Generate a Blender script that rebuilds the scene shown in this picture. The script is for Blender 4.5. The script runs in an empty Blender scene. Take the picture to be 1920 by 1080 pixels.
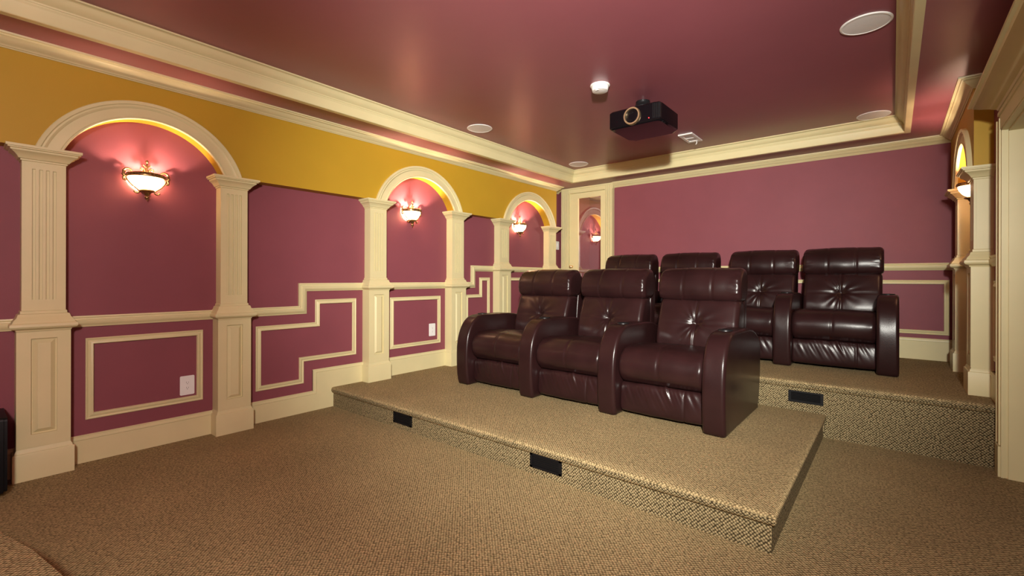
import bpy, bmesh, math, random
from mathutils import Vector, Matrix, noise
PI = math.pi
sc = bpy.context.scene
col = sc.collection

# ------------------------------------------------------------------ camera
CAM = Vector((4.074, 0.0, 1.205)); YAW = 0.6896; ROLL = 0.0021; FPX = 866.4; VY = 521.7
cd = bpy.data.cameras.new('camera'); cam = bpy.data.objects.new('camera', cd); col.objects.link(cam)
cd.sensor_width = 36.0; cd.lens = FPX / 1920 * 36.0; cd.shift_y = -(540 - VY) / 1920
cd.clip_start = 0.02
cam.matrix_world = Matrix.Translation(CAM) @ Matrix.Rotation(YAW, 4, 'Z') @ Matrix.Rotation(PI / 2, 4, 'X') @ Matrix.Rotation(ROLL, 4, 'Z')
sc.camera = cam

# ------------------------------------------------------------------ world and exposure
w = bpy.data.worlds.new('world'); sc.world = w; w.use_nodes = True
w.node_tree.nodes['Background'].inputs[0].default_value = (0.5, 0.4, 0.33, 1)
w.node_tree.nodes['Background'].inputs[1].default_value = 0.02
sc.view_settings.view_transform = 'Standard'; sc.view_settings.look = 'None'
sc.view_settings.exposure = 0.0; sc.view_settings.gamma = 1.0; sc.view_settings.use_curve_mapping = False

# photographer's flash beside the camera
FLASH_POS = Vector((4.45, -0.5, 2.04)); FLASH_AIM = FLASH_POS + Vector((-0.52, 0.85, -0.10)); FLASH_W = 1850; FLASH_COL = (1.0, 0.985, 0.89)
ld = bpy.data.lights.new('flash', 'SPOT'); ld.energy = FLASH_W; ld.color = FLASH_COL; ld.spot_size = math.radians(75); ld.spot_blend = 1.0
ld.shadow_soft_size = 0.07
lo = bpy.data.objects.new('flash', ld); col.objects.link(lo); lo.location = FLASH_POS
lo.rotation_euler = (FLASH_AIM - FLASH_POS).to_track_quat('-Z', 'Y').to_euler()
# added wide fill light near the flash, lifts areas outside its beam
rd = bpy.data.lights.new('fill_light', 'POINT'); rd.energy = 305; rd.color = (1.0, 0.985, 0.88); rd.shadow_soft_size = 0.12
ro = bpy.data.objects.new('fill_light', rd); col.objects.link(ro); ro.location = (4.41, -0.6, 2.0)
SCONCE_W = 34.0; SCONCE_COL = (1.0, 0.73, 0.52); BOWL_E = 24.0

# ------------------------------------------------------------------ room numbers (metres)
X1, Y1, Y2, YB, XR = 3.688, 2.262, 4.198, 6.16, 4.603
Z1, Z2, ZL, ZT, ZC, YF = 0.18, 0.405, 2.60, 2.745, 1.982, -2.4
PF = 0.11
CY = [0.3575, 1.4068, 2.7192, 3.8172, 4.6636, 5.7821]
CYR = [4.61, 5.65]

# ------------------------------------------------------------------ materials
def mat(name, base, rough=0.5, metal=0.0, spec=0.5, coat=0.0, noise_scale=0, noise_amt=0.0, bump=0.0, bump_scale=200, emit=None, estr=0):
    m = bpy.data.materials.new(name); m.use_nodes = True
    nt = m.node_tree; b = nt.nodes['Principled BSDF']
    b.inputs['Base Color'].default_value = (*base, 1); b.inputs['Roughness'].default_value = rough
    b.inputs['Metallic'].default_value = metal; b.inputs['Specular IOR Level'].default_value = spec
    b.inputs['Coat Weight'].default_value = coat
    tc = nt.nodes.new('ShaderNodeTexCoord')
    if noise_amt:
        n = nt.nodes.new('ShaderNodeTexNoise'); n.inputs['Scale'].default_value = noise_scale; n.inputs['Detail'].default_value = 5
        nt.links.new(tc.outputs['Object'], n.inputs['Vector'])
        r = nt.nodes.new('ShaderNodeMapRange'); r.inputs[1].default_value = 0.3; r.inputs[2].default_value = 0.7
        r.inputs[3].default_value = 1 - noise_amt; r.inputs[4].default_value = 1 + noise_amt
        nt.links.new(n.outputs['Fac'], r.inputs[0])
        mx = nt.nodes.new('ShaderNodeMix'); mx.data_type = 'RGBA'; mx.blend_type = 'MULTIPLY'; mx.inputs[0].default_value = 1
        mx.inputs[6].default_value = (*base, 1)
        nt.links.new(r.outputs[0], mx.inputs[7]); nt.links.new(mx.outputs[2], b.inputs['Base Color'])
    if bump:
        n2 = nt.nodes.new('ShaderNodeTexNoise'); n2.inputs['Scale'].default_value = bump_scale; n2.inputs['Detail'].default_value = 3
        nt.links.new(tc.outputs['Object'], n2.inputs['Vector'])
        bp = nt.nodes.new('ShaderNodeBump'); bp.inputs['Strength'].default_value = bump; bp.inputs['Distance'].default_value = 0.002
        nt.links.new(n2.outputs['Fac'], bp.inputs['Height']); nt.links.new(bp.outputs[0], b.inputs['Normal'])
    if emit:
        b.inputs['Emission Color'].default_value = (*emit, 1); b.inputs['Emission Strength'].default_value = estr
    return m

def carpet_mat(name, plane, hi=(0.44, 0.33, 0.17), lo=(0.10, 0.072, 0.032), gap=0.62):
    m = bpy.data.materials.new(name); m.use_nodes = True; nt = m.node_tree; b = nt.nodes['Principled BSDF']
    tc = nt.nodes.new('ShaderNodeTexCoord'); sp = nt.nodes.new('ShaderNodeSeparateXYZ'); cb = nt.nodes.new('ShaderNodeCombineXYZ')
    nt.links.new(tc.outputs['Object'], sp.inputs[0])
    for i, ax in enumerate(plane): nt.links.new(sp.outputs[ax], cb.inputs[i])
    mp = nt.nodes.new('ShaderNodeMapping'); mp.inputs['Rotation'].default_value = (0, 0, PI / 4); nt.links.new(cb.outputs[0], mp.inputs['Vector'])
    v = nt.nodes.new('ShaderNodeTexVoronoi'); v.voronoi_dimensions = '2D'; v.inputs['Scale'].default_value = 80; v.inputs['Randomness'].default_value = 0.30
    nt.links.new(mp.outputs[0], v.inputs['Vector'])
    cr = nt.nodes.new('ShaderNodeValToRGB'); e = cr.color_ramp.elements
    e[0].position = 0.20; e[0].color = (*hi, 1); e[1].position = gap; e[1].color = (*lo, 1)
    nt.links.new(v.outputs['Distance'], cr.inputs[0])
    hs = nt.nodes.new('ShaderNodeSeparateColor'); nt.links.new(v.outputs['Color'], hs.inputs[0])
    mr = nt.nodes.new('ShaderNodeMapRange'); mr.inputs[3].default_value = 0.82; mr.inputs[4].default_value = 1.12
    nt.links.new(hs.outputs[0], mr.inputs[0])
    n = nt.nodes.new('ShaderNodeTexNoise'); n.inputs['Scale'].default_value = 2.2; n.inputs['Detail'].default_value = 4
    nt.links.new(tc.outputs['Object'], n.inputs['Vector'])
    m2 = nt.nodes.new('ShaderNodeMapRange'); m2.inputs[1].default_value = .3; m2.inputs[2].default_value = .7; m2.inputs[3].default_value = .93; m2.inputs[4].default_value = 1.07
    nt.links.new(n.outputs['Fac'], m2.inputs[0])
    mm = nt.nodes.new('ShaderNodeMath'); mm.operation = 'MULTIPLY'; nt.links.new(mr.outputs[0], mm.inputs[0]); nt.links.new(m2.outputs[0], mm.inputs[1])
    mx = nt.nodes.new('ShaderNodeMix'); mx.data_type = 'RGBA'; mx.blend_type = 'MULTIPLY'; mx.inputs[0].default_value = 1
    nt.links.new(cr.outputs[0], mx.inputs[6]); nt.links.new(mm.outputs[0], mx.inputs[7]); nt.links.new(mx.outputs[2], b.inputs['Base Color'])
    inv = nt.nodes.new('ShaderNodeMath'); inv.operation = 'SUBTRACT'; inv.inputs[0].default_value = 1; nt.links.new(v.outputs['Distance'], inv.inputs[1])
    bp = nt.nodes.new('ShaderNodeBump'); bp.inputs['Strength'].default_value = 0.8; bp.inputs['Distance'].default_value = 0.006
    nt.links.new(inv.outputs[0], bp.inputs['Height']); nt.links.new(bp.outputs[0], b.inputs['Normal'])
    b.inputs['Roughness'].default_value = 0.95; b.inputs['Specular IOR Level'].default_value = 0.15
    return m

M = {}
M['plum'] = mat('plum_wall_paint', (0.222, 0.059, 0.076), 0.58, noise_scale=3, noise_amt=0.04, bump=0.15, bump_scale=160, spec=0.3)
M['ceil'] = mat('plum_satin_ceiling', (0.26, 0.078, 0.096), 0.38, noise_scale=1.5, noise_amt=0.05, bump=0.12, bump_scale=9, spec=0.5)
M['gold'] = mat('gold_wall_paint', (0.46, 0.275, 0.020), 0.55, noise_scale=3, noise_amt=0.03, bump=0.12, bump_scale=160, spec=0.3)
M['cream'] = mat('cream_trim_paint', (0.655, 0.578, 0.325), 0.42, noise_scale=5, noise_amt=0.03, spec=0.4)
M['carpet'] = carpet_mat('beige_loop_carpet', 'XYZ')
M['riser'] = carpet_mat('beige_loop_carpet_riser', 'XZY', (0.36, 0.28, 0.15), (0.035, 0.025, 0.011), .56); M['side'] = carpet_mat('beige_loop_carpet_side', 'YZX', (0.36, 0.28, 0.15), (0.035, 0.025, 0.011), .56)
M['leather'] = mat('burgundy_leather', (0.0195, 0.0070, 0.0072), 0.29, noise_scale=4, noise_amt=0.22, bump=0.16, bump_scale=120, spec=0.30, coat=0.0)
M['black'] = mat('black_plastic', (0.005, 0.005, 0.006), 0.45, spec=0.2, noise_scale=20, noise_amt=0.05)
M['gloss'] = mat('gloss_black_plastic', (0.004, 0.003, 0.004), 0.10, noise_scale=20, noise_amt=0.05, spec=0.22)
M['dark'] = mat('dark_metal', (0.02, 0.02, 0.022), 0.35, metal=0.6, noise_scale=30, noise_amt=0.1)
M['brass'] = mat('polished_gold_ring', (0.92, 0.70, 0.42), 0.38, metal=1.0, noise_scale=30, noise_amt=0.05)
M['bronze'] = mat('antique_bronze', (0.33, 0.205, 0.09), 0.33, metal=0.9, noise_scale=60, noise_amt=0.35)
M['white'] = mat('white_plastic', (0.78, 0.76, 0.74), 0.4, noise_scale=20, noise_amt=0.02)
M['slot'] = mat('outlet_slot', (0.05, 0.045, 0.045), 0.5, noise_scale=20, noise_amt=0.02)
M['grille'] = mat('speaker_grille', (0.74, 0.72, 0.71), 0.6, noise_scale=400, noise_amt=0.1)
M['led'] = mat('red_indicator', (0.6, 0.02, 0.02), 0.4, emit=(1, 0.03, 0.04), estr=4)
M['bowl'] = mat('lit_alabaster_glass', (0.9, 0.8, 0.65), 0.35, noise_scale=14, noise_amt=0.06, emit=(1.0, 0.70, 0.42), estr=BOWL_E)
nt = M['bowl'].node_tree; bs = nt.nodes['Principled BSDF']; ou = [n for n in nt.nodes if n.type == 'OUTPUT_MATERIAL'][0]
ms = nt.nodes.new('ShaderNodeMixShader'); ms.inputs[0].default_value = 0.12; tb = nt.nodes.new('ShaderNodeBsdfTransparent'); tb.inputs[0].default_value = (1, .8, .6, 1)
nt.links.new(bs.outputs[0], ms.inputs[1]); nt.links.new(tb.outputs[0], ms.inputs[2]); nt.links.new(ms.outputs[0], ou.inputs[0])
# door glass: part mirror, part clear
g = bpy.data.materials.new('door_glass'); g.use_nodes = True; nt = g.node_tree; nt.nodes.clear()
o_ = nt.nodes.new('ShaderNodeOutputMaterial'); mixs = nt.nodes.new('ShaderNodeMixShader'); mixs.inputs[0].default_value = 0.15
tr = nt.nodes.new('ShaderNodeBsdfTransparent'); gl = nt.nodes.new('ShaderNodeBsdfGlossy'); gl.inputs['Roughness'].default_value = 0.015
nt.links.new(tr.outputs[0], mixs.inputs[1]); nt.links.new(gl.outputs[0], mixs.inputs[2]); nt.links.new(mixs.outputs[0], o_.inputs[0]); M['glass'] = g

# ------------------------------------------------------------------ object helpers
def link(name, bm, mats, parent=None, smooth=None, loc=None):
    bmesh.ops.recalc_face_normals(bm, faces=bm.faces)
    me = bpy.data.meshes.new(name); bm.to_mesh(me); bm.free()
    for m in (mats if isinstance(mats, (list, tuple)) else [mats]): me.materials.append(M[m])
    if smooth is not None:
        me.shade_smooth(); me.set_sharp_from_angle(angle=math.radians(smooth))
    o = bpy.data.objects.new(name, me); col.objects.link(o)
    if parent: o.parent = parent
    if loc: o.location = loc
    return o
def tag(o, label, cat, group=None):
    o['label'] = label; o['category'] = cat
    if group: o['group'] = group
    return o
def thing(name, label, cat, loc=(0, 0, 0), rz=0, group=None):
    o = bpy.data.objects.new(name, None); o.empty_display_size = 0.1; col.objects.link(o); o.location = loc; o.rotation_euler = (0, 0, rz)
    return tag(o, label, cat, group)
def struct(name, bm, mats, smooth=None, label=None, parent=None):
    o = link(name, bm, mats, parent, smooth)
    if not parent: o['kind'] = 'structure'
    if label: o['label'] = label
    return o
def dup(o, parent=None):
    c = o.copy(); col.objects.link(c)
    if parent is not None: c.parent = parent
    for ch in [x for x in bpy.data.objects if x.parent == o]: dup(ch, c)
    return c

def box(bm, x0, x1, y0, y1, z0, z1):
    vs = [bm.verts.new((x, y, z)) for x in (x0, x1) for y in (y0, y1) for z in (z0, z1)]
    for f in ((0, 1, 3, 2), (4, 6, 7, 5), (0, 4, 5, 1), (2, 3, 7, 6), (0, 2, 6, 4), (1, 5, 7, 3)):
        bm.faces.new([vs[i] for i in f])
    return vs
def frustum(bm, axis, a0, a1, r0, r1):
    # rectangle r0=(u0,u1,v0,v1) at a0 to r1 at a1 along axis
    def P(a, u, v): return {'x': (a, u, v), 'y': (u, a, v), 'z': (u, v, a)}[axis]
    A = [bm.verts.new(P(a0, u, v)) for u, v in ((r0[0], r0[2]), (r0[1], r0[2]), (r0[1], r0[3]), (r0[0], r0[3]))]
    B = [bm.verts.new(P(a1, u, v)) for u, v in ((r1[0], r1[2]), (r1[1], r1[2]), (r1[1], r1[3]), (r1[0], r1[3]))]
    bm.faces.new(A); bm.faces.new(B)
    for i in range(4): bm.faces.new([A[i], A[(i + 1) % 4], B[(i + 1) % 4], B[i]])
def prism(bm, pts, axis, a0, a1):
    def P(a, u, v): return {'x': (a, u, v), 'y': (u, a, v), 'z': (u, v, a)}[axis]
    A = [bm.verts.new(P(a0, u, v)) for u, v in pts]; B = [bm.verts.new(P(a1, u, v)) for u, v in pts]
    bm.faces.new(A); bm.faces.new(B); n = len(pts)
    for i in range(n): bm.faces.new([A[i], A[(i + 1) % n], B[(i + 1) % n], B[i]])
def sweep(bm, path, prof, N, closed=False):
    """prof = (a, b): a across the path inside the plane (to its left seen from N), b along N; mitred."""
    N = Vector(N).normalized(); P = [Vector(p) for p in path]; n = len(P); rings = []
    for i in range(n):
        d0 = (P[i] - P[i - 1]).normalized() if (i > 0 or closed) else None
        d1 = (P[(i + 1) % n] - P[i]).normalized() if (i < n - 1 or closed) else None
        if d0 is None: d0 = d1
        if d1 is None: d1 = d0
        s0, s1 = N.cross(d0), N.cross(d1); s = (s0 + s1)
        s = s / max(1e-6, s.length_squared) * 2.0
        rings.append([bm.verts.new(P[i] + s * a + N * b) for a, b in prof])
    k = len(prof)
    for i in range(n if closed else n - 1):
        A, B = rings[i], rings[(i + 1) % n]
        for j in range(k): bm.faces.new([A[j], A[(j + 1) % k], B[(j + 1) % k], B[j]])
    if not closed: bm.faces.new(rings[0]); bm.faces.new(rings[-1])
def lathe(bm, prof, c=(0, 0, 0), seg=32, a0=0, a1=2 * PI, axis='z', sx=1, sy=1):
    loop = prof[0] == prof[-1]
    full = abs(a1 - a0 - 2 * PI) < 1e-6; m = seg if full else seg + 1; rings = []
    for r, h in prof:
        ring = []
        for i in range(m):
            a = a0 + (a1 - a0) * i / seg; u, v = r * math.cos(a) * sx, r * math.sin(a) * sy
            p = {'z': (u, v, h), 'y': (u, h, v), 'x': (h, u, v)}[axis]
            ring.append(bm.verts.new((c[0] + p[0], c[1] + p[1], c[2] + p[2])))
        rings.append(ring)
    for A, B in zip(rings, rings[1:]):
        for i in range(seg if full else m - 1):
            bm.faces.new([A[i], A[(i + 1) % m], B[(i + 1) % m], B[i]])
    if full and not loop:
        if prof[0][0] > 1e-5: bm.faces.new(rings[0])
        if prof[-1][0] > 1e-5: bm.faces.new(rings[-1])
    bmesh.ops.remove_doubles(bm, verts=bm.verts, dist=1e-5)
def tube(bm, pts, rad, seg=8):
    P = [Vector(p) for p in pts]; n = len(P)
    R = rad if isinstance(rad, (list, tuple)) else [rad] * n
    t0 = (P[1] - P[0]).normalized(); u = t0.orthogonal().normalized(); rings = []
    for i in range(n):
        t = (P[min(i + 1, n - 1)] - P[max(i - 1, 0)]).normalized(); u = (u - t * u.dot(t)).normalized(); v = t.cross(u)
        rings.append([bm.verts.new(P[i] + (u * math.cos(2 * PI * k / seg) + v * math.sin(2 * PI * k / seg)) * R[i]) for k in range(seg)])
    for A, B in zip(rings, rings[1:]):
        for k in range(seg): bm.faces.new([A[k], A[(k + 1) % seg], B[(k + 1) % seg], B[k]])
    bm.faces.new(rings[0]); bm.faces.new(rings[-1])
def ball(bm, c, r, sx=1, sy=1, sz=1, u=12, v=8):
    mt = Matrix.Translation(c) @ Matrix.Diagonal((sx, sy, sz, 1))
    bmesh.ops.create_uvsphere(bm, u_segments=u, v_segments=v, radius=r, matrix=mt)
def rrect(w, h, r, k=4):
    out = []
    for cx, cy, a in ((w / 2 - r, h / 2 - r, 0), (-w / 2 + r, h / 2 - r, PI / 2), (-w / 2 + r, -h / 2 + r, PI), (w / 2 - r, -h / 2 + r, 1.5 * PI)):
        for i in range(k + 1): out.append((cx + r * math.cos(a + PI / 2 * i / k), cy + r * math.sin(a + PI / 2 * i / k)))
    return out

# ================================================================== SETTING
# floor and carpeted platforms
bm = bmesh.new(); box(bm, -0.1, 5.2, YF - .1, YB + 1.0, -0.1, 0.0); struct('floor', bm, 'carpet', label='beige loop-pile carpet floor')
def platform(name, x0, x1, y0, y1, z0, z1, round_right, label):
    bm = bmesh.new(); ov = 0.022; th = 0.052
    xr = x1 - (ov if round_right else 0)
    box(bm, x0, xr, y0 + ov, y1, z0, z1 - 0.01)
    # top slab with a soft nose
    prof = [(-0.12, 0), (-0.02, 0), (-0.008, -0.004), (-0.001, -0.014), (0, -0.027), (-0.004, -0.04), (-0.014, -th), (-0.12, -th)]
    path = [(x0, y0, z1), (x1, y0, z1)] + ([(x1, y1, z1)] if round_right else [])
    sweep(bm, path, [(-a, b) for a, b in prof], (0, 0, 1))
    box(bm, x0, x1 - (.12 if round_right else 0), y0 + .12, y1, z1 - th, z1)
    bmesh.ops.recalc_face_normals(bm, faces=bm.faces)
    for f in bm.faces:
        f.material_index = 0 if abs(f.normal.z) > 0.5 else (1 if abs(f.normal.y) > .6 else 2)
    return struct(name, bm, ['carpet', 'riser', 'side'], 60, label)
platform('platform', 0.0, X1, Y1, Y2, 0.0, Z1, True, 'lower carpeted seating platform with rounded front edge')
platform('platform', 0.0, XR, Y2, YB, 0.0, Z2, False, 'upper carpeted seating platform along the back wall')
# curved stage edge near the camera
pts = [(0.75, YF + .02), (0.75, -0.35), (0.86, -0.16), (1.0, -0.04), (1.18, 0.055), (1.36, 0.123), (1.62, 0.19), (1.92, 0.24), (2.3, 0.28), (2.75, 0.30), (3.2, 0.28), (3.7, 0.22), (4.2, 0.13), (XR - .01, 0.03), (XR - .01, YF + .02)]
bm = bmesh.new(); prism(bm, pts, 'z', 0.0, 0.155)
pin = [(p[0], p[1]) for p in pts]; prism(bm, pin, 'z', 0.155, 0.2)
bmesh.ops.recalc_face_normals(bm, faces=bm.faces); bm.normal_update()
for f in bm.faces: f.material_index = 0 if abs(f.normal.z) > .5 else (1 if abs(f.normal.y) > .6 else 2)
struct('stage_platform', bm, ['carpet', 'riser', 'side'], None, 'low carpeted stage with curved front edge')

# walls
bm = bmesh.new(); box(bm, -0.12, 0, YF, YB + .4, 0, 2.9); struct('wall_left', bm, 'plum')
bm = bmesh.new(); box(bm, -0.12, 5.2, YF - .12, YF, 0, 2.9); struct('wall_front', bm, 'plum')
bm = bmesh.new()
DX0, DX1 = 0.19, 0.81
box(bm, DX1 + .01, XR + .5, YB, YB + .12, 0, 2.9); box(bm, 0, DX0 - .01, YB, YB + .12, 0, 2.9); box(bm, DX0 - .01, DX1 + .01, YB, YB + .12, 2.515, 2.9)
box(bm, DX0 - .01, DX1 + .01, YB, YB + .12, 0, Z2)
box(bm, -.12, 1.3, YB + .90, YB + .98, 0, 2.9); box(bm, 1.2, 1.3, YB + .12, YB + .90, 0, 2.9); box(bm, -.12, 0, YB + .4, YB + .9, 0, 2.9); box(bm, -.12, 1.3, YB, YB + .98, 2.9, 2.95)
struct('wall_back', bm, 'plum')
OY0, OY1, OZ = 1.05, 4.07, 2.12
bm = bmesh.new()
box(bm, XR, XR + .42, OY1 + .001, YB, 0, 2.9); box(bm, XR, XR + .42, YF, OY0, 0, 2.9); box(bm, XR, XR + .42, OY0, OY1 + .001, OZ + .002, 2.9)
box(bm, XR + .42, XR + .5, YF, YB, 0, 2.9)
struct('wall_right', bm, 'plum')
# ceiling: lower border and raised tray
TX0, TX1, TY0, TY1 = 0.474, 4.195, -1.8, 5.731
bm = bmesh.new()
box(bm, 0, TX0, YF, YB, ZL, 2.9); box(bm, TX1, XR, YF, YB, ZL, 2.9); box(bm, TX0, TX1, TY1, YB, ZL, 2.9); box(bm, TX0, TX1, YF, TY0, ZL, 2.9)
box(bm, TX0, TX1, TY0, TY1, ZT, 2.9)
struct('ceiling', bm, 'ceil', label='deep plum satin tray ceiling')

# gold friezes with arched openings
ARCH = [((CY[0] + CY[1]) / 2, 0.595, 1.807), ((CY[2] + CY[3]) / 2, 0.622, 1.792), ((CY[4] + CY[5]) / 2, 0.636, 1.785)]
TW = 0.118
def frieze_pts(y0, y1, arches):
    pts = [(y0, ZC)]
    for c, R, z0 in arches:
        r = R - TW + 0.006; a = math.asin((ZC - z0) / r)
        for i in range(41):
            t = PI - a - (PI - 2 * a) * i / 40
            pts.append((c + r * math.cos(t), z0 + r * math.sin(t)))
    return pts + [(y1, ZC), (y1, ZL), (y0, ZL)]
bm = bmesh.new(); prism(bm, frieze_pts(YF, 5.868, ARCH), 'x', 0.0, PF); struct('wall_left_frieze', bm, 'gold', label='gold painted frieze over the arches on the left wall')
ARR = ((CYR[0] + CYR[1]) / 2, 0.585, 1.805)
bm = bmesh.new(); prism(bm, frieze_pts(4.515, YB, [ARR]), 'x', XR - PF + .012, XR); struct('wall_right_frieze', bm, 'gold', label='gold painted frieze over the arch on the right wall')

tn = [0]
def trim(bm, mats='cream', smooth=35, label=None):
    tn[0] += 1; return struct('trim_%d' % tn[0], bm, mats, smooth, label)
# arch mouldings
APROF = [(0, 0), (0, 0.016), (0.004, 0.021), (0.012, 0.021), (0.016, 0.014), (0.022, 0.012), (0.070, 0.012), (0.075, 0.017), (0.083, 0.021), (0.092, 0.019), (0.097, 0.026), (0.114, 0.028), (0.118, 0.024), (0.118, 0)]
def arch_trim(c, R, z0, x, sgn, label):
    bm = bmesh.new(); r = R - TW; a = math.asin((ZC - z0) / R) - .02; path = []
    for i in range(49):
        t = PI - a - (PI - 2 * a) * i / 48; path.append((x, c + r * math.cos(t), z0 + r * math.sin(t)))
    if sgn < 0: path = path[::-1]
    # left of travel seen from N must be outward
    sweep(bm, path, APROF, (sgn, 0, 0))
    trim(bm, label=label)
# recessed bottoms are trimmed flat by the capitals
for (c, R, z0), nm in zip(ARCH, ('nearest', 'middle', 'farthest')): arch_trim(c, R, z0, PF, 1, 'cream arch moulding over the %s arch of the left wall' % nm)
arch_trim(*ARR, XR - PF + .012, -1, 'cream arch moulding on the right wall')

# crowns
CR = [(0, 0), (0, -0.070), (0.006, -0.070), (0.010, -0.064), (0.016, -0.062), (0.020, -0.055), (0.028, -0.050), (0.040, -0.042), (0.052, -0.030), (0.060, -0.020), (0.066, -0.018), (0.070, -0.010), (0.085, -0.010), (0.087, 0)]
def crown(path, label, flip=False, prof=CR):
    bm = bmesh.new(); sweep(bm, path, [(-a if flip else a, b) for a, b in prof], (0, 0, 1)); return trim(bm, label=label)
crown([(0, 5.868, ZL), (PF, 5.868, ZL), (PF, YF, ZL)], 'cream crown moulding above the left gold frieze')
crown([(XR - .0, YB, ZL), (0.935, YB, ZL)], 'cream crown moulding above the back wall')
xf = XR - PF + .012
crown([(XR, 4.515, ZL), (xf, 4.515, ZL), (xf, YB - .09, ZL)], 'cream crown moulding above the right gold frieze', flip=False)
# return of small crown on the strip of wall beside the door
crown([(0, YB - .075, ZL), (0, 5.96, ZL)], 'short cream crown return beside the door casing')
# tray crown
H = ZT - ZL
TP = [(-.004, -H - .018), (-.004, 0), (.109, 0), (.109, -.010), (.100, -.014), (.092, -.020), (.086, -.034), (.076, -.048), (.064, -.058), (.056, -.064), (.054, -.072), (.050, -.074), (.048, -.084), (.044, -.088), (.042, -.094), (.042, -H - .014), (.038, -H - .018)]
bm = bmesh.new(); sweep(bm, [(TX0, TY0, ZT), (TX1, TY0, ZT), (TX1, TY1, ZT), (TX0, TY1, ZT)], TP, (0, 0, 1), closed=True)
trim(bm, label='wide cream crown moulding lining the raised tray ceiling')

# chair rails (profile across height, out from wall)
RP = [(-0.036, 0), (-0.036, 0.012), (-0.026, 0.016), (-0.020, 0.024), (-0.004, 0.030), (0.010, 0.030), (0.014, 0.022), (0.020, 0.020), (0.028, 0.026), (0.036, 0.024), (0.036, 0)]
def rail(path, N, label, prof=RP): bm = bmesh.new(); sweep(bm, path, prof, N); return trim(bm, label=label)
za, zb, zc_ = .919, 1.121, 1.328
rail([(0, 5.98 + .17, zc_), (0, 4.161, zc_), (0, 4.161, zb), (0, 1.993, zb), (0, 1.993, za), (0, YF, za)][::-1], (1, 0, 0), 'cream chair rail stepping up along the left wall')
rail([(XR, YB, zc_), (.935, YB, zc_)][::-1], (0, -1, 0), 'cream chair rail on the back wall')
rail([(XR, 4.175, zc_), (XR, YB, zc_)][::-1], (-1, 0, 0), 'cream chair rail on the right wall')
# baseboards
BT = 0.018
def base_cap(bm, path, N):
    sweep(bm, path, [(-0.030, 0), (-0.030, BT + .001), (-0.026, BT + .004), (-0.014, BT + .002), (-0.006, BT - .006), (0, BT - .010), (0, 0)], N)
bm = bmesh.new(); hb = .178
poly = [(YF, 0), (Y1 + .03, 0), (Y1 + .03, Z1), (Y2 + .03, Z1), (Y2 + .03, Z2), (YB, Z2), (YB, Z2 + hb), (4.02, Z2 + hb), (4.02, Z1 + hb + .012), (2.088, Z1 + hb + .012), (2.088, hb), (YF, hb)]
prism(bm, [(y, z - (0.004 if i > 5 else 0)) for i, (y, z) in enumerate(poly)], 'x', 0, BT)
base_cap(bm, [(0, YF, hb), (0, 2.088, hb), (0, 2.088, Z1 + hb + .012), (0, 4.02, Z1 + hb + .012), (0, 4.02, Z2 + hb), (0, YB, Z2 + hb)], (1, 0, 0))
o = struct('baseboard_left', bm, 'cream', 35, 'tall cream baseboard stepping up with the platforms')
bm = bmesh.new(); box(bm, .935, XR, YB - BT, YB, Z2, Z2 + hb + .03); base_cap(bm, [(.935, YB, Z2 + hb + .034), (XR, YB, Z2 + hb + .034)], (0, -1, 0)); struct('baseboard_back', bm, 'cream', 35)
bm = bmesh.new(); box(bm, XR - BT, XR, Y2 + .02, YB, Z2, Z2 + hb); base_cap(bm, [(XR, YB, Z2 + hb), (XR, Y2 + .02, Z2 + hb)], (-1, 0, 0)); struct('baseboard_right', bm, 'cream', 35)
# picture-frame panel mouldings
PP = [(0, 0), (0, .010), (.005, .013), (.010, .010), (.014, .008), (.022, .012), (.030, .017), (.037, .017), (.041, .010), (.041, 0)]
def panel(pts, axis, pos, N, label):
    # pts listed so the moulding lies inside the outline
    P = [(pos, a, b) if axis == 'x' else (a, pos, b) for a, b in pts]
    area = sum(pts[i][0] * pts[(i + 1) % len(pts)][1] - pts[(i + 1) % len(pts)][0] * pts[i][1] for i in range(len(pts)))
    e1, e2 = (Vector((0, 1, 0)), Vector((0, 0, 1))) if axis == 'x' else (Vector((1, 0, 0)), Vector((0, 0, 1)))
    ccw = area * e1.cross(e2).dot(Vector(N)) > 0
    bm = bmesh.new(); sweep(bm, P if ccw else P[::-1], PP, N, closed=True); trim(bm, label=label)
panel([(.557, .275), (1.222, .275), (1.222, .807), (.557, .807)], 'x', 0, (1, 0, 0), 'rectangular cream panel moulding under the nearest arch')
panel([(1.602, .262), (2.005, .262), (2.005, .456), (2.527, .456), (2.527, 1.006), (2.112, 1.006), (2.112, .800), (1.602, .800)], 'x', 0, (1, 0, 0), 'stepped cream panel moulding beside the first platform step')
panel([(2.926, .456), (3.622, .456), (3.622, 1.0), (2.926, 1.0)], 'x', 0, (1, 0, 0), 'rectangular cream panel moulding under the middle arch')
panel([(4.03, .456), (4.16, .456), (4.16, .66), (4.472, .66), (4.472, 1.213), (4.283, 1.213), (4.283, 1.0), (4.03, 1.0)], 'x', 0, (1, 0, 0), 'stepped cream panel moulding behind the front seats')
panel([(4.86, .66), (5.58, .66), (5.58, 1.213), (4.86, 1.213)], 'x', 0, (1, 0, 0), 'rectangular cream panel moulding under the farthest arch')
panel([(1.12, .657), (4.497, .657), (4.497, 1.195), (1.12, 1.195)], 'y', YB, (0, -1, 0), 'long cream panel moulding on the back wall')
panel([(4.235, .66), (4.43, .66), (4.43, 1.195), (4.235, 1.195)], 'x', XR, (-1, 0, 0), 'narrow cream panel moulding on the right wall')
panel([(4.80, .66), (5.46, .66), (5.46, 1.195), (4.80, 1.195)], 'x', XR, (-1, 0, 0), 'cream panel moulding under the right wall arch')

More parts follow.
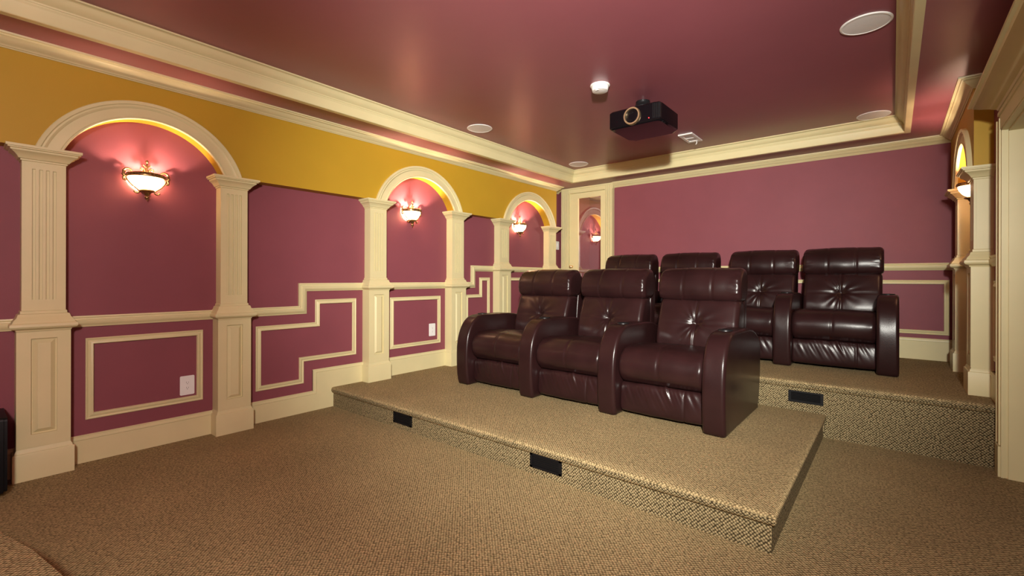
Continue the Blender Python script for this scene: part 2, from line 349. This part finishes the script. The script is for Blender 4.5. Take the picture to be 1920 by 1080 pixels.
# back wall door with tall glass pane
yd = YB - .062
bm = bmesh.new()
for x0, x1 in ((0.05, DX0), (DX1, 0.93)):
    w_ = x1 - x0
    box(bm, x0, x1, yd + .012, YB, Z2, ZL)
    for t0, t1, e in ((0, .12, 0), (.16, .36, .004), (.40, .60, .004), (.64, .84, .004), (.88, 1, 0)): box(bm, x0 + w_ * t0, x0 + w_ * t1, yd + e - .004, yd + .013, Z2, ZL - .004)
box(bm, 0.045, 0.935, yd + .006, YB, 2.515, ZL); box(bm, 0.04, 0.94, yd - .008, YB, 2.575, ZL - .002); box(bm, DX0, DX1, yd - .002, YB, 2.522, 2.545)
box(bm, DX0 - .001, DX0 + .012, yd + .02, YB + .08, Z2, 2.515); box(bm, DX1 - .012, DX1 + .001, yd + .02, YB + .08, Z2, 2.515)
trim(bm, label='fluted cream casing around the glass-paned door')
bm = bmesh.new(); yv = yd + .022; a0, a1, b0, b1 = 0.338, 0.728, 0.66, 2.432
box(bm, DX0 + .012, a0, yv, yv + .035, Z2 + .01, 2.512); box(bm, a1, DX1 - .012, yv, yv + .035, Z2 + .01, 2.512); box(bm, a0, a1, yv, yv + .035, b1, 2.512); box(bm, a0, a1, yv, yv + .035, Z2 + .01, b0)
dr = struct('door_1', bm, 'cream', None, 'narrow cream door with a tall glass pane')
bm = bmesh.new(); box(bm, a0, a1, yv + .012, yv + .016, b0, b1); o = link('pane', bm, 'glass', dr)
bm = bmesh.new(); lathe(bm, [(0.0, -.055), (.018, -.052), (.024, -.042), (.02, -.03), (.009, -.024), (.009, -.008), (.022, -.006), (.022, 0)], (0.232, yv, 1.385), 20, axis='y')
o = link('door_knob', bm, 'brass', dr, 60); o['label'] = 'small polished brass knob'

hd = bpy.data.lights.new('door_fill_light', 'POINT'); hd.energy = 30; hd.color = SCONCE_COL; hd.shadow_soft_size = .08  # invented fill light behind the door, brightens the view through the pane
ho = bpy.data.objects.new('door_fill_light', hd); col.objects.link(ho); ho.location = (1.0, YB + .38, 2.2)

# opening in the right wall: casing, jamb and crowned header
bm = bmesh.new(); xc = XR - .022
box(bm, xc, XR, OY1, OY1 + .105, 0, 2.19); box(bm, xc - .008, XR, OY1 + .01, OY1 + .02, .19, 2.19); box(bm, xc - .010, XR, OY1 + .085, OY1 + .105, .19, 2.19); box(bm, xc - .012, XR, OY1 - .004, OY1 + .112, 0, .185)
box(bm, xc, XR, OY0 - .105, OY0, 0.0, 2.19)
# jamb lining with stops
box(bm, xc, XR + .42, OY1 - .010, OY1 + .001, 0, OZ); box(bm, xc + .0, xc + .012, OY1 - .016, OY1 - .009, 0, OZ); box(bm, xc + .030, xc + .105, OY1 - .022, OY1 - .009, 0, OZ); box(bm, xc + .112, xc + .30, OY1 - .016, OY1 - .009, 0, OZ)
box(bm, xc, XR + .42, OY0 - .001, OY0 + .012, 0.0, OZ)
box(bm, xc, XR + .42, OY0, OY1, OZ - .010, OZ + .002)
box(bm, xc + .03, xc + .105, OY0, OY1, OZ - .020, OZ - .009)
trim(bm, "cream", 35, 'cream casing and jamb of the wide opening in the right wall')
bm = bmesh.new()
box(bm, xc - .004, XR, .9, OY1 + .03, OZ, 2.25); box(bm, xc - .012, XR, .9, OY1 + .034, 2.205, 2.225)
HP = [(0, 0), (0, -.080), (.010, -.080), (.016, -.070), (.026, -.066), (.040, -.056), (.060, -.046), (.084, -.036), (.100, -.026), (.110, -.022), (.116, -.010), (.132, -.010), (.134, 0)]
sweep(bm, [(XR, OY1 + .03, 2.325), (xc, OY1 + .03, 2.325), (xc, .9, 2.325)], [(-a, b) for a, b in HP], (0, 0, 1))
trim(bm, label='cream crowned header over the opening in the right wall')

# ================================================================== COLUMNS
def offset_rings(bm, prof, hw, depth):
    """stack of rectangles around a half column: prof = (grow, z)"""
    rings = []
    for gr, z in prof:
        rings.append([bm.verts.new(p) for p in ((0.0, -hw - gr, z), (depth + gr, -hw - gr, z), (depth + gr, hw + gr, z), (0.0, hw + gr, z))])
    for A, B in zip(rings, rings[1:]):
        for i in range(4): bm.faces.new([A[i], A[(i + 1) % 4], B[(i + 1) % 4], B[i]])
    bm.faces.new(rings[0]); bm.faces.new(rings[-1])
def face_plate(bm, x0, x1, y0, y1, z0, z1, holes):
    """plate with vertical slots: holes=[(ya,yb)], slots run za..zb"""
    ys = [y0]; za, zb = holes[1]
    for a, b in holes[0]: box(bm, x0, x1, ys[-1], a, z0, z1); ys.append(b); box(bm, x0, x1, a, b, z0, za); box(bm, x0, x1, a, b, zb, z1)
    box(bm, x0, x1, ys[-1], y1, z0, z1)
def make_column(zf, railtop):
    root = bpy.data.objects.new('fluted_column', None); root.empty_display_size = .1; col.objects.link(root)
    h = ZC - zf; rt = railtop - zf; D = 0.098; HW = .095
    bm = bmesh.new(); offset_rings(bm, [(0.018, 0), (0.018, .155), (.016, .160), (.010, .162), (.008, .172), (.002, .185), (0, .190)], .115, .110); link('base', bm, 'cream', root, 25)
    bm = bmesh.new(); ph = rt - .07; d = .114
    box(bm, 0, d - .017, -.117, .117, .188, ph)
    w2, z0, z1 = .056, .265, rt - .118
    box(bm, d - .018, d, -.117, -w2, .188, ph); box(bm, d - .018, d, w2, .117, .188, ph); box(bm, d - .018, d, -w2, w2, .188, z0); box(bm, d - .018, d, -w2, w2, z1, ph)
    frustum(bm, 'x', d - .018, d - .003, (-w2 + .006, w2 - .006, z0 + .006, z1 - .006), (-w2 + .028, w2 - .028, z0 + .028, z1 - .028))
    link('pedestal', bm, 'cream', root, 25)
    bm = bmesh.new(); offset_rings(bm, [(0.022, ph - .004), (0.026, ph + .006), (.046, ph + .016), (.052, ph + .026), (.050, ph + .040), (.040, ph + .048), (.036, ph + .060), (.022, ph + .078), (.016, ph + .098), (.006, ph + .102), (.006, ph + .116), (0, ph + .120)], HW, D)
    link('cap_moulding', bm, 'cream', root, 25)
    bm = bmesh.new(); zs0, zs1 = ph + .118, h - .060
    box(bm, 0, D - .012, -HW, HW, zs0, zs1)
    fl = [(-.0515 + i * .0295, -.0515 + i * .0295 + .0145) for i in range(4)]
    fl = [(a, b) for a, b in fl]
    face_plate(bm, D - .013, D, -HW, HW, zs0, zs1, (fl, (ph + .185, h - .128)))
    link('shaft', bm, 'cream', root)
    bm = bmesh.new(); offset_rings(bm, [(0, h - .085), (.006, h - .083), (.006, h - .074), (.014, h - .072), (.018, h - .064), (.028, h - .050), (.044, h - .036), (.048, h - .034), (.050, h - .024), (.060, h - .022), (.060, h - .016), (.068, h - .015), (.068, h)], HW, D)
    link('capital', bm, 'cream', root, 25)
    return root
c0 = make_column(0.0, .955); c1 = make_column(Z1, 1.157); c2 = make_column(Z2, 1.364)
lab = ['tall fluted cream column on the floor at the left edge, left foot of the nearest arch', 'fluted cream column on the floor, right foot of the nearest arch',
       'fluted cream column on the lower platform, left foot of the middle arch', 'fluted cream column beside the front seats, right foot of the middle arch',
       'fluted cream column on the left wall, left foot of the farthest arch', 'fluted cream column next to the light switch, right foot of the farthest arch']
cols = [c0, dup(c0), c1, dup(c1), c2, dup(c2)]
for o, y, z, l in zip(cols, CY, (0, 0, Z1, Z1, Z2, Z2), lab): o.location = (0, y, z); tag(o, l, 'column', 'fluted columns along the walls')
for y, l in zip(CYR, ('fluted cream column of the right wall nearest to the casing', 'fluted cream column of the right wall in the back corner')):
    o = dup(c2); o.location = (XR, y, Z2); o.rotation_euler = (0, 0, PI); tag(o, l, 'column', 'fluted columns along the walls')

# ================================================================== WALL SCONCES
def scroll(c, r0, r1, a0, a1, n=18, plane_x=0.0):
    return [(plane_x, c[0] + (r0 + (r1 - r0) * i / n) * math.cos(a0 + (a1 - a0) * i / n), c[1] + (r0 + (r1 - r0) * i / n) * math.sin(a0 + (a1 - a0) * i / n)) for i in range(n + 1)]
def make_sconce():
    # local: x out of wall, z up, z=0 at rim centre height
    root = bpy.data.objects.new('wall_sconce', None); root.empty_display_size = .1; col.objects.link(root)
    bm = bmesh.new(); prism(bm, [(0.045 * math.cos(t) , -.03 + .085 * math.sin(t)) for t in [2 * PI * i / 28 for i in range(28)]], 'x', 0, .012)
    box(bm, .01, .035, -.018, .018, -.10, -.075); link('backplate', bm, 'bronze', root, 40)
    # bowl: half shell hugging the wall
    prof = [(.104, .002), (.101, -.018), (.094, -.038), (.082, -.058), (.066, -.075), (.046, -.088), (.024, -.094)]
    inner = [(r - .004, z + (.003 if i else 0)) for i, (r, z) in enumerate(prof)][::-1]
    bm = bmesh.new(); lathe(bm, prof + inner, (.014, 0, 0), 30, -PI / 2, PI / 2, 'z', sx=1.12)
    link('glass_bowl', bm, 'bowl', root, 60)
    bm = bmesh.new(); lathe(bm, [(.102, -.006), (.110, -.004), (.113, .004), (.110, .012), (.113, .018), (.108, .022), (.103, .020), (.102, -.006)], (.012, 0, 0), 36, -PI / 2, PI / 2, 'z', sx=1.12)
    for i in range(17):
        a = -PI / 2 + PI * (i + .5) / 17; ball(bm, (.012 + .112 * 1.12 * math.cos(a), .112 * math.sin(a), .008), .0045, u=8, v=6)
    link('rim', bm, 'bronze', root, 50)
    # crest with fleur and two scrolls
    bm = bmesh.new(); xcst = .045
    def X(ps): return [(xcst + p[0], p[1], p[2]) for p in ps]
    for s in (1, -1):
        ps = [(0, 0, .020), (0, .010 * s, .030), (0, .013 * s, .045)] ; sp = scroll((.028, .050), .014, .004, PI, -PI * 0.75, 16)
        sp = [(p[0], p[1] * s, p[2]) for p in sp]
        tube(bm, X(ps + sp), [.005] * 3 + [.005 - .0025 * i / 16 for i in range(17)], 8)
        tube(bm, X([(0, 0, .066), (0, .010 * s, .074), (0, .019 * s, .084), (0, .024 * s, .078)]), [.005, .005, .004, .002], 8)
        ball(bm, (xcst, .028 * s, .050), .006, u=8, v=6)
    box(bm, xcst - .004, .134, -.004, .004, .008, .014); box(bm, xcst - .006, xcst + .006, -.108, .108, .006, .013)
    tube(bm, X([(0, 0, .010), (0, 0, .04), (0, 0, .07), (0, 0, .092), (0, 0, .100)]), [.014, .006, .007, .005, .002], 10)
    ball(bm, (xcst, 0, .108), .0095, sz=1.25, u=10, v=8)
    link('crest', bm, 'bronze', root, 60)
    # side scroll arms
    for s in (1, -1):
        bm = bmesh.new(); a = scroll((.098, .010), .034, .012, PI * .15 + PI, -PI * .6 + 0, 4)
        up = [(.030, s * .082, .020), (.032, s * .086, .040), (.034, s * .100, .048), (.034, s * .116, .044), (.034, s * .127, .030), (.034, s * .126, .012), (.034, s * .118, -.002), (.034, s * .128, -.018), (.034, s * .126, -.032), (.034, s * .114, -.036), (.034, s * .110, -.026)]
        tube(bm, up, [.004, .006, .007, .0075, .007, .007, .008, .007, .006, .005, .003], 8)
        dn = [(.034, s * .116, -.004), (.040, s * .104, -.034), (.046, s * .084, -.062), (.050, s * .062, -.082), (.050, s * .046, -.096), (.050, s * .042, -.108), (.050, s * .052, -.116), (.050, s * .068, -.114), (.050, s * .072, -.106)]
        tube(bm, dn, [.005, .005, .005, .005, .005, .005, .005, .0045, .003], 8)
        for p, r in (((.036, s * .128, .004), .010), ((.036, s * .122, .022), .009), ((.034, s * .082, .020), .008), ((.050, s * .070, -.108), .006), ((.034, s * .120, -.030), .008)): ball(bm, p, r, u=8, v=6)
        link('scroll_arm', bm, 'bronze', root, 60)
    bm = bmesh.new(); lathe(bm, [(.006, -.090), (.042, -.089), (.045, -.096), (.040, -.103), (.024, -.108), (.018, -.118), (.014, -.126), (.008, -.130)], (.048, 0, 0), 24)
    link('bottom_cup', bm, 'bronze', root, 50)
    bm = bmesh.new(); ball(bm, (.048, 0, -.141), .0145, sz=1.1, u=14, v=10); ball(bm, (.048, 0, -.158), .005, sz=1.4, u=8, v=6); link('finial', bm, 'bronze', root, 60)
    return root
s0 = make_sconce()
spots = [((0.002, .868, 1.905), 0, 'bronze wall sconce with glowing glass bowl in the nearest arch'), ((0.002, 3.178, 1.925), 0, 'bronze wall sconce with glowing glass bowl in the middle arch'),
         ((0.002, 5.058, 1.945), 0, 'bronze wall sconce with glowing glass bowl in the farthest arch of the left wall'), ((XR - .002, 5.13, 1.945), PI, 'wall sconce seen edge-on in the arch of the right wall')]
for i, (p, r, l) in enumerate(spots):
    o = s0 if i == 0 else dup(s0); o.location = p; o.rotation_euler = (0, 0, r); tag(o, l, 'wall lamp', 'lit wall sconces in the arches')
    pd = bpy.data.lights.new('bulb', 'POINT'); pd.energy = SCONCE_W * (.5, 1.3, 1.3, 1.1)[i]; pd.color = SCONCE_COL; pd.shadow_soft_size = .012
    po = bpy.data.objects.new('bulb', pd); col.objects.link(po)
    d = 1 if r == 0 else -1; po.location = (p[0] + d * .098, p[1], p[2] - .030)

# ================================================================== RECLINERS
def smooth_loop(pts, n):
    """closed Catmull-Rom resampled to n points by length"""
    k = len(pts); out = []
    for i in range(k):
        p0, p1, p2, p3 = (Vector(pts[(i + j - 1) % k]) for j in range(4))
        for t in [j / 12 for j in range(12)]:
            out.append(.5 * ((2 * p1) + (-p0 + p2) * t + (2 * p0 - 5 * p1 + 4 * p2 - p3) * t * t + (-p0 + 3 * p1 - 3 * p2 + p3) * t ** 3))
    L = [0]
    for a, b in zip(out, out[1:] + out[:1]): L.append(L[-1] + (b - a).length)
    res = []; j = 0
    for i in range(n):
        s = L[-1] * i / n
        while L[j + 1] < s: j += 1
        a, b = out[j], out[(j + 1) % len(out)]; res.append(a + (b - a) * ((s - L[j]) / max(1e-9, L[j + 1] - L[j])))
    return res
def cushion(name, prof, w, r, parent, disp=None, nx=48, n=72, x0=0.0, material='leather'):
    """pillow: closed side profile (y, z) swept along x, ends rounded with radius r"""
    P = smooth_loop(prof, n); cen = sum(P, Vector((0, 0))) / n
    nor = []
    for i in range(n):
        t = (P[(i + 1) % n] - P[i - 1]).normalized(); q = Vector((t.y, -t.x))
        if q.dot(P[i] - cen) < 0: q = -q
        nor.append(q)
    # orientation consistent
    area = sum(P[i].x * P[(i + 1) % n].y - P[(i + 1) % n].x * P[i].y for i in range(n))
    nor = []
    for i in range(n):
        t = (P[(i + 1) % n] - P[i - 1]).normalized(); nor.append(Vector((t.y, -t.x)) * (1 if area > 0 else -1))
    xs = []
    ne = 7
    for i in range(ne): xs.append((-w / 2 + r * (1 - math.cos(PI / 2 * i / ne)), r * (1 - math.sin(PI / 2 * i / ne))))
    m = nx
    for i in range(m + 1): xs.append((-w / 2 + r + (w - 2 * r) * i / m, 0))
    for i in range(ne - 1, -1, -1): xs.append((w / 2 - r * (1 - math.cos(PI / 2 * i / ne)), r * (1 - math.sin(PI / 2 * i / ne))))
    bm = bmesh.new(); rings = []
    for x, ins in xs:
        ring = []
        for i in range(n):
            d = -ins + (disp(x, P[i].x, P[i].y, nor[i]) * (1 - min(1, ins / r)) if disp else 0)
            q = P[i] + nor[i] * d
            ring.append(bm.verts.new((x0 + x, q.x, q.y)))
        rings.append(ring)
    for A, B in zip(rings, rings[1:]):
        for i in range(n): bm.faces.new([A[i], A[(i + 1) % n], B[(i + 1) % n], B[i]])
    bm.faces.new(rings[0]); bm.faces.new(rings[-1])
    o = link(name, bm, material, parent); o.data.shade_smooth(); return o
def gz(v, s): return math.exp(-(v / s) ** 2)
W = .622
def d_head(x, y, z, q):
    if q.x > .6: return 0
    d = .010 * (1 - (2 * x / W) ** 2)
    d -= .0055 * (gz(x + .115, .007) + gz(x - .115, .007))
    e = max(0, abs(x) - .22) / .09
    d += .008 * e * (1 if z > .87 else 0) * noise.noise(Vector((x * 12, z * 85, 3)))
    d += .003 * noise.noise(Vector((x * 9, y * 8, z * 8))); return d
def d_back(x, y, z, q):
    if q.x > .3: return 0
    zc = .665; r = math.hypot(x, (z - zc)); d = .014 * (1 - (2 * x / W) ** 2)
    d -= .026 * gz(r, .045) + .0045 * gz(r, .13)
    d -= .007 * gz(x, .008) * (1 if z < zc + .16 else .4) + .006 * gz(z - zc, .008) * gz(x, .26)
    a = math.atan2(z - zc, x); d += .009 * math.sin(a * 11 + 2 * math.sin(a * 3)) * math.exp(-r / .08) * min(1, r / .02)
    d += .005 * noise.noise(Vector((x * 7, z * 9, 7))); return d
def d_seat(x, y, z, q):
    if q.y < -.6 or q.x > .7: return 0
    d = .012 * (1 - (2 * x / W) ** 2) - .0065 * gz(x, .008)
    e = max(0, abs(x) - .20) / .1
    d += .0105 * e * noise.noise(Vector((x * 14, y * 18, z * 62)))
    d += .004 * noise.noise(Vector((x * 6, y * 6, z * 6))); return d
def d_foot(x, y, z, q):
    if q.x > -.3: return 0
    d = .008 * (1 - (2 * x / W) ** 2) - .005 * gz(x - .17, .006)
    k = gz(x, .24) * min(1, max(0, (z - .06) / .16))
    d += .0145 * k * noise.noise(Vector((x * 36 + (z) * 18, z * 5, 5))) + .004 * noise.noise(Vector((x * 7, z * 5, 2)))
    return d
def d_arm(x, y, z, q):
    return .0025 * noise.noise(Vector((x * 10, y * 6, z * 6))) - .004 * (gz(y - .44, .006) + gz(y - .80, .006)) * (1 if z > .2 else .5)
def make_unit(parent):
    s = cushion('seat_cushion', [(.12, .245), (.055, .268), (.012, .32), (.006, .40), (.040, .465), (.11, .503), (.25, .512), (.48, .495), (.72, .462), (.76, .40), (.74, .30), (.66, .245), (.40, .240)], W, .035, parent, d_seat)
    f = cushion('footrest', [(.085, .030), (.055, .045), (.046, .09), (.050, .17), (.062, .225), (.09, .246), (.16, .240), (.18, .20), (.18, .08), (.15, .035)], W, .018, parent, d_foot, nx=96, n=56)
    b = cushion('backrest_cushion', [(.640, .43), (.612, .48), (.614, .56), (.645, .66), (.685, .76), (.715, .825), (.745, .853), (.80, .858), (.86, .84), (.875, .76), (.86, .60), (.83, .46), (.76, .41)], W + .012, .035, parent, d_back, nx=72, n=90)
    h = cushion('headrest', [(.755, .846), (.712, .862), (.690, .91), (.692, .975), (.722, 1.045), (.775, 1.092), (.84, 1.108), (.90, 1.095), (.935, 1.04), (.94, .96), (.92, .88), (.86, .845)], W + .034, .035, parent, d_head, nx=64, n=80)
    k = cushion('back_shell', [(.86, .10), (.85, .40), (.88, .70), (.91, .90), (.925, 1.02), (.955, 1.05), (.99, 1.02), (.995, .85), (.97, .55), (.94, .25), (.93, .10), (.90, .08)], W - .01, .02, parent, None, nx=8, n=48)
    bm = bmesh.new(); box(bm, -W / 2 + .01, W / 2 - .01, .16, .86, .012, .25); u = link('under_frame', bm, 'black', parent); u['label'] = 'black metal under-frame'
    return [s, f, b, h, k, u]
def make_arm(parent):
    a = cushion('armrest', [(-.015, .004), (-.038, .10), (-.046, .25), (-.040, .38), (-.012, .50), (.045, .595), (.12, .648), (.21, .664), (.34, .664), (.55, .660), (.72, .642), (.88, .588), (.975, .50), (.985, .36), (.965, .18), (.90, .010), (.86, -.0), (.50, .0), (.10, .0), (.02, -.0)], .148, .024, parent, d_arm, nx=12, n=110)
    bm = bmesh.new(); lathe(bm, [(.0, .664), (.030, .664), (.032, .668), (.040, .673), (.047, .672), (.050, .666), (.050, .660), (.0, .655)], (0, .255, 0), 32)
    c = link('cup_holder', bm, 'dark', a, 50); c['label'] = 'round dark cup holder rim'
    return a
def make_row(name, label, xs_arm, y, z, group):
    root = thing(name, label, 'theater seats', ((xs_arm[0] + xs_arm[-1]) / 2, y, z), group=group); cx = root.location.x
    return root, cx
unit_src, arm_src = [], []
def fill_row(root, cx, arms, shifts):
    for i in range(len(arms) - 1):
        xm = (arms[i] + arms[i + 1]) / 2 - cx
        if not unit_src:
            us = make_unit(root); unit_src.extend(us)
        else:
            us = [dup(u, root) for u in unit_src]
        for k, u in enumerate(us): u.location = (xm + (shifts[i] if 1 < k < 5 else 0), 0, 0)
    for a in arms:
        if not arm_src:
            o = make_arm(root); arm_src.append(o)
        else: o = dup(arm_src[0], root)
        o.location = (a - cx, 0, 0)
FA = [.868, 1.638, 2.408, 3.178]; RA = [1.00, 1.760, 2.520, 3.280, 4.040]
r1, cx1 = make_row('recliner_row', 'front row of three joined burgundy leather recliners on the lower platform', FA, 3.165, Z1, 'rows of leather theater seats'); fill_row(r1, cx1, FA, (.045, .045, .05))
r2, cx2 = make_row('recliner_row', 'back row of four joined burgundy leather recliners on the upper platform', RA, 4.90, Z2, 'rows of leather theater seats'); fill_row(r2, cx2, RA, (.025, .03, .07, .02))

# ================================================================== CEILING THINGS
px, py, pz = 2.451, 3.51, 2.447
pr = thing('projector', 'black ceiling-hung video projector with a gold lens ring', 'projector', (px, py, pz))
bm = bmesh.new(); hw, D, hh = .225, .43, .150
out = [(-hw + .03, 0), (hw - .05, 0), (hw - .012, .012), (hw, .045), (hw, D - .06), (hw - .05, D), (-hw + .05, D), (-hw, D - .06), (-hw, .035), (-hw + .008, .010)]
rings = []
for ins, z in ((.016, 0), (.004, .008), (0, .014), (0, hh - .012), (.010, hh)):
    rings.append([bm.verts.new((x * (1 - ins / hw), D / 2 + (y - D / 2) * (1 - ins / (D / 2)), z)) for x, y in out])
for A, B in zip(rings, rings[1:]):
    for i in range(len(out)): bm.faces.new([A[i], A[(i + 1) % len(out)], B[(i + 1) % len(out)], B[i]])
bm.faces.new(rings[0]); bm.faces.new(rings[-1]); link('body', bm, 'gloss', pr, 25)
lx, lz = -.010, .074
bm = bmesh.new(); lathe(bm, [(.057, -.020), (.068, -.020), (.071, -.014), (.071, .01), (.057, .01), (.057, -.020)], (lx, 0, lz), 40, axis='y'); o = link('lens_ring', bm, 'brass', pr, 40); o['label'] = 'gold lens ring'
bm = bmesh.new(); lathe(bm, [(0, -.004), (.02, -.006), (.045, -.002), (.058, .006)], (lx, 0, lz), 32, axis='y'); link('lens', bm, 'gloss', pr, 60)
bm = bmesh.new()
for i in range(5): box(bm, hw - .062 + i * .0125, hw - .056 + i * .0125, -.006 + i * .0028, .03, .02, hh - .012)
o = link('vent_grille', bm, 'dark', pr)
bm = bmesh.new(); lathe(bm, [(0, -.003), (.004, -.003), (.004, .003)], (.130, 0, .030), 12, axis='y'); o = link('indicator_light', bm, 'led', pr); o['label'] = 'small red indicator light'
bm = bmesh.new(); H2 = ZT - pz - hh
lathe(bm, [(.065, hh), (.095, hh + .02), (.095, hh + .04), (.085, hh + .044), (.085, hh + .052), (.095, hh + .056), (.095, hh + .09), (.075, hh + .10), (.06, hh + H2 - .02), (.06, hh + H2 - .015), (.06, hh + H2 - .001)], (-.06, D * .74, 0), 24)
for i in range(8):
    a = i * PI / 4; lathe(bm, [(.012, hh + .012), (.014, hh + .03), (.009, hh + .038)], (-.06 + .10 * math.cos(a), D * .74 + .10 * math.sin(a), 0), 10)
box(bm, -.13, .13, D * .45 - .02, D * .45 + .02, hh, hh + .012); box(bm, -.02, .02, D * .15, D * .8, hh, hh + .012)
for a, b in ((-.12, D * .45), (.12, D * .45), (0, D * .2)): lathe(bm, [(.010, hh - .002), (.010, hh + .022), (.006, hh + .026)], (a, b, 0), 10)
link('ceiling_mount', bm, 'dark', pr, 40)

def ceil_speaker(): 
    root = bpy.data.objects.new('ceiling_speaker', None); root.empty_display_size = .1; col.objects.link(root)
    bm = bmesh.new(); lathe(bm, [(.118, -.006), (.126, -.006), (.130, -.003), (.130, 0), (.118, 0), (.118, -.006)], seg=48); link('rim', bm, 'white', root, 40)
    bm = bmesh.new(); lathe(bm, [(0, -.0055), (.07, -.0052), (.119, -.004), (.119, 0), (0, 0)], seg=48); link('grille', bm, 'grille', root, 40); return root
cs = ceil_speaker()
for i, (x, y, l) in enumerate(((3.945, 3.505, 'largest round white ceiling speaker, at the upper right of the tray'), (3.93, 5.51, 'round white ceiling speaker in the back right corner of the tray'),
                 (.794, 3.45, 'round white ceiling speaker at the left edge of the tray above the middle arch'), (.803, 5.37, 'round white ceiling speaker in the back left corner of the tray'))):
    o = cs if i == 0 else dup(cs); o.location = (x, y, ZT - .0005); tag(o, l, 'speaker', 'round speakers in the tray ceiling')
sd = thing('smoke_detector', 'round white smoke detector on the ceiling in front of the projector', 'smoke detector', (2.270, 3.285, ZT))
bm = bmesh.new(); lathe(bm, [(0, 0), (.076, 0), (.078, -.008), (.072, -.013), (0, -.013)], seg=40); link('mounting_base', bm, 'white', sd, 35)
bm = bmesh.new(); lathe(bm, [(0, -.012), (.064, -.012), (.066, -.030), (.062, -.042), (.050, -.049), (.030, -.052), (0, -.053)], seg=40)
for i in range(3): lathe(bm, [(.056 - i * .012, -.046 - i * .0016), (.060 - i * .012, -.049 - i * .0016), (.054 - i * .012, -.050 - i * .0016)], seg=32)
box(bm, -.012, .012, -.05, -.035, -.055, -.047); link('cover', bm, 'white', sd, 35)
pl = thing('ceiling_plate', 'small white rectangular ceiling plate with a hook behind the projector', 'ceiling plate', (2.365, 5.125, ZT))
bm = bmesh.new(); box(bm, -.075, .075, -.17, -.12, -.012, 0); box(bm, -.075, .075, .12, .17, -.012, 0); box(bm, -.075, -.048, -.12, .12, -.012, 0); box(bm, .048, .075, -.12, .12, -.012, 0); link('frame', bm, 'white', pl)
bm = bmesh.new(); box(bm, -.048, .048, -.12, .12, -.006, 0); box(bm, -.048, .048, .0, .02, -.010, -.005); link('panel', bm, 'grille', pl)
bm = bmesh.new(); tube(bm, [(.02, .15, -.010), (.02, .15, -.030), (.018, .146, -.040), (.012, .14, -.044)], .005); link('hook', bm, 'white', pl, 50)

# ================================================================== WALL PLATES
def outlet(label, cat, y, z, w=.092, h=.142, kind='duplex', x=0.0):
    root = thing({'duplex': 'wall_outlet', 'switch': 'light_switch'}[kind], label, cat, (x, y, z))
    bm = bmesh.new(); prism(bm, rrect(w, h, .008), 'x', 0.0, .004); prism(bm, rrect(w - .006, h - .006, .007), 'x', .004, .006); link('cover_plate', bm, 'white', root, 30)
    if kind == 'duplex':
        for dz in (.0195, -.0195):
            bm = bmesh.new(); prism(bm, [(.0172 * math.cos(t), dz + max(-.0145, min(.0145, .0172 * math.sin(t)))) for t in [2 * PI * (i + .5) / 24 for i in range(24)]], 'x', .005, .0075)
            rc = link('receptacle', bm, 'white', root, 30)
            bm = bmesh.new(); box(bm, .0074, .0079, -.0075, -.0055, dz - .001, dz + .008); box(bm, .0074, .0079, .0055, .0075, dz - .001, dz + .007); lathe(bm, [(.0, .0079), (.0026, .0079), (.0026, .0070)], (0, 0, dz - .0075), 10, axis='x')
            o = link('slots', bm, 'slot', rc); o['label'] = 'dark plug slots'
    else:
        for dy in (-.023, .023):
            bm = bmesh.new(); box(bm, .005, .008, dy - .016, dy + .016, -.033, .033); frustum(bm, 'x', .008, .012, (dy - .014, dy + .014, -.03, .03), (dy - .014, dy + .014, -.002, .03)); link('rocker', bm, 'white', root)
    return root
outlet('white duplex outlet inside the nearest panel moulding, close to the floor', 'outlet', 1.122, .400)
outlet('white outlet in the panel beside the front row of seats', 'outlet', 3.502, .614)
outlet('white double light switch beside the door casing', 'light switch', 6.045, 1.72, w=.115, h=.13, kind='switch')

# ================================================================== STEP LIGHTS
def step_light():
    root = bpy.data.objects.new('step_light', None); root.empty_display_size = .05; col.objects.link(root)
    bm = bmesh.new(); w, h = .115, .044
    box(bm, -w, -w + .018, -.010, 0, -h, h); box(bm, w - .018, w, -.010, 0, -h, h); box(bm, -w, w, -.010, 0, h - .012, h); box(bm, -w, w, -.010, 0, -h, -h + .012); box(bm, -w + .01, w - .01, -.003, 0, -h + .01, h - .01)
    for sx in (-1, 1): lathe(bm, [(0, -.0115), (.003, -.0115), (.004, -.0098)], (sx * (w - .009), 0, 0), 10, axis='y')
    link('frame', bm, 'black', root)
    for i in range(5):
        z = -.024 + i * .012; bm = bmesh.new(); prism(bm, [(-.008, z + .004), (-.003, z + .006), (-.001, z - .001), (-.006, z - .003)], 'x', -w + .017, w - .017)
        link('louver', bm, 'black', root)
    return root
st = step_light()
for i, (x, y, z, l) in enumerate(((1.07, Y1 + .022, .087, 'black louvered step light at the left end of the lower riser'), (2.46, Y1 + .022, .087, 'black louvered step light in the middle of the lower riser'), (3.552, Y2 + .022, .284, 'black louvered step light in the upper riser'))):
    o = st if i == 0 else dup(st); o.location = (x, y, z); tag(o, l, 'step light', 'louvered lights in the platform risers')

# ================================================================== SUBWOOFER at the left edge
sw = thing('subwoofer', 'black box speaker on the floor at the left edge by the first column', 'speaker', (.188, .015, 0))
bm = bmesh.new(); prism(bm, [(x, z + .235) for x, z in rrect(.34, .415, .02)], 'y', -.18, .165); link('cabinet', bm, 'black', sw, 40)
bm = bmesh.new(); prism(bm, [(x, z + .235) for x, z in rrect(.315, .405, .02)], 'y', .165, .180); link('grille_cloth', bm, 'black', sw, 40)
for sx in (-.13, .13):
    for sy in (-.14, .13):
        bm = bmesh.new(); lathe(bm, [(.02, 0), (.02, .02)], (sx, sy, 0), 14); link('foot', bm, 'black', sw)
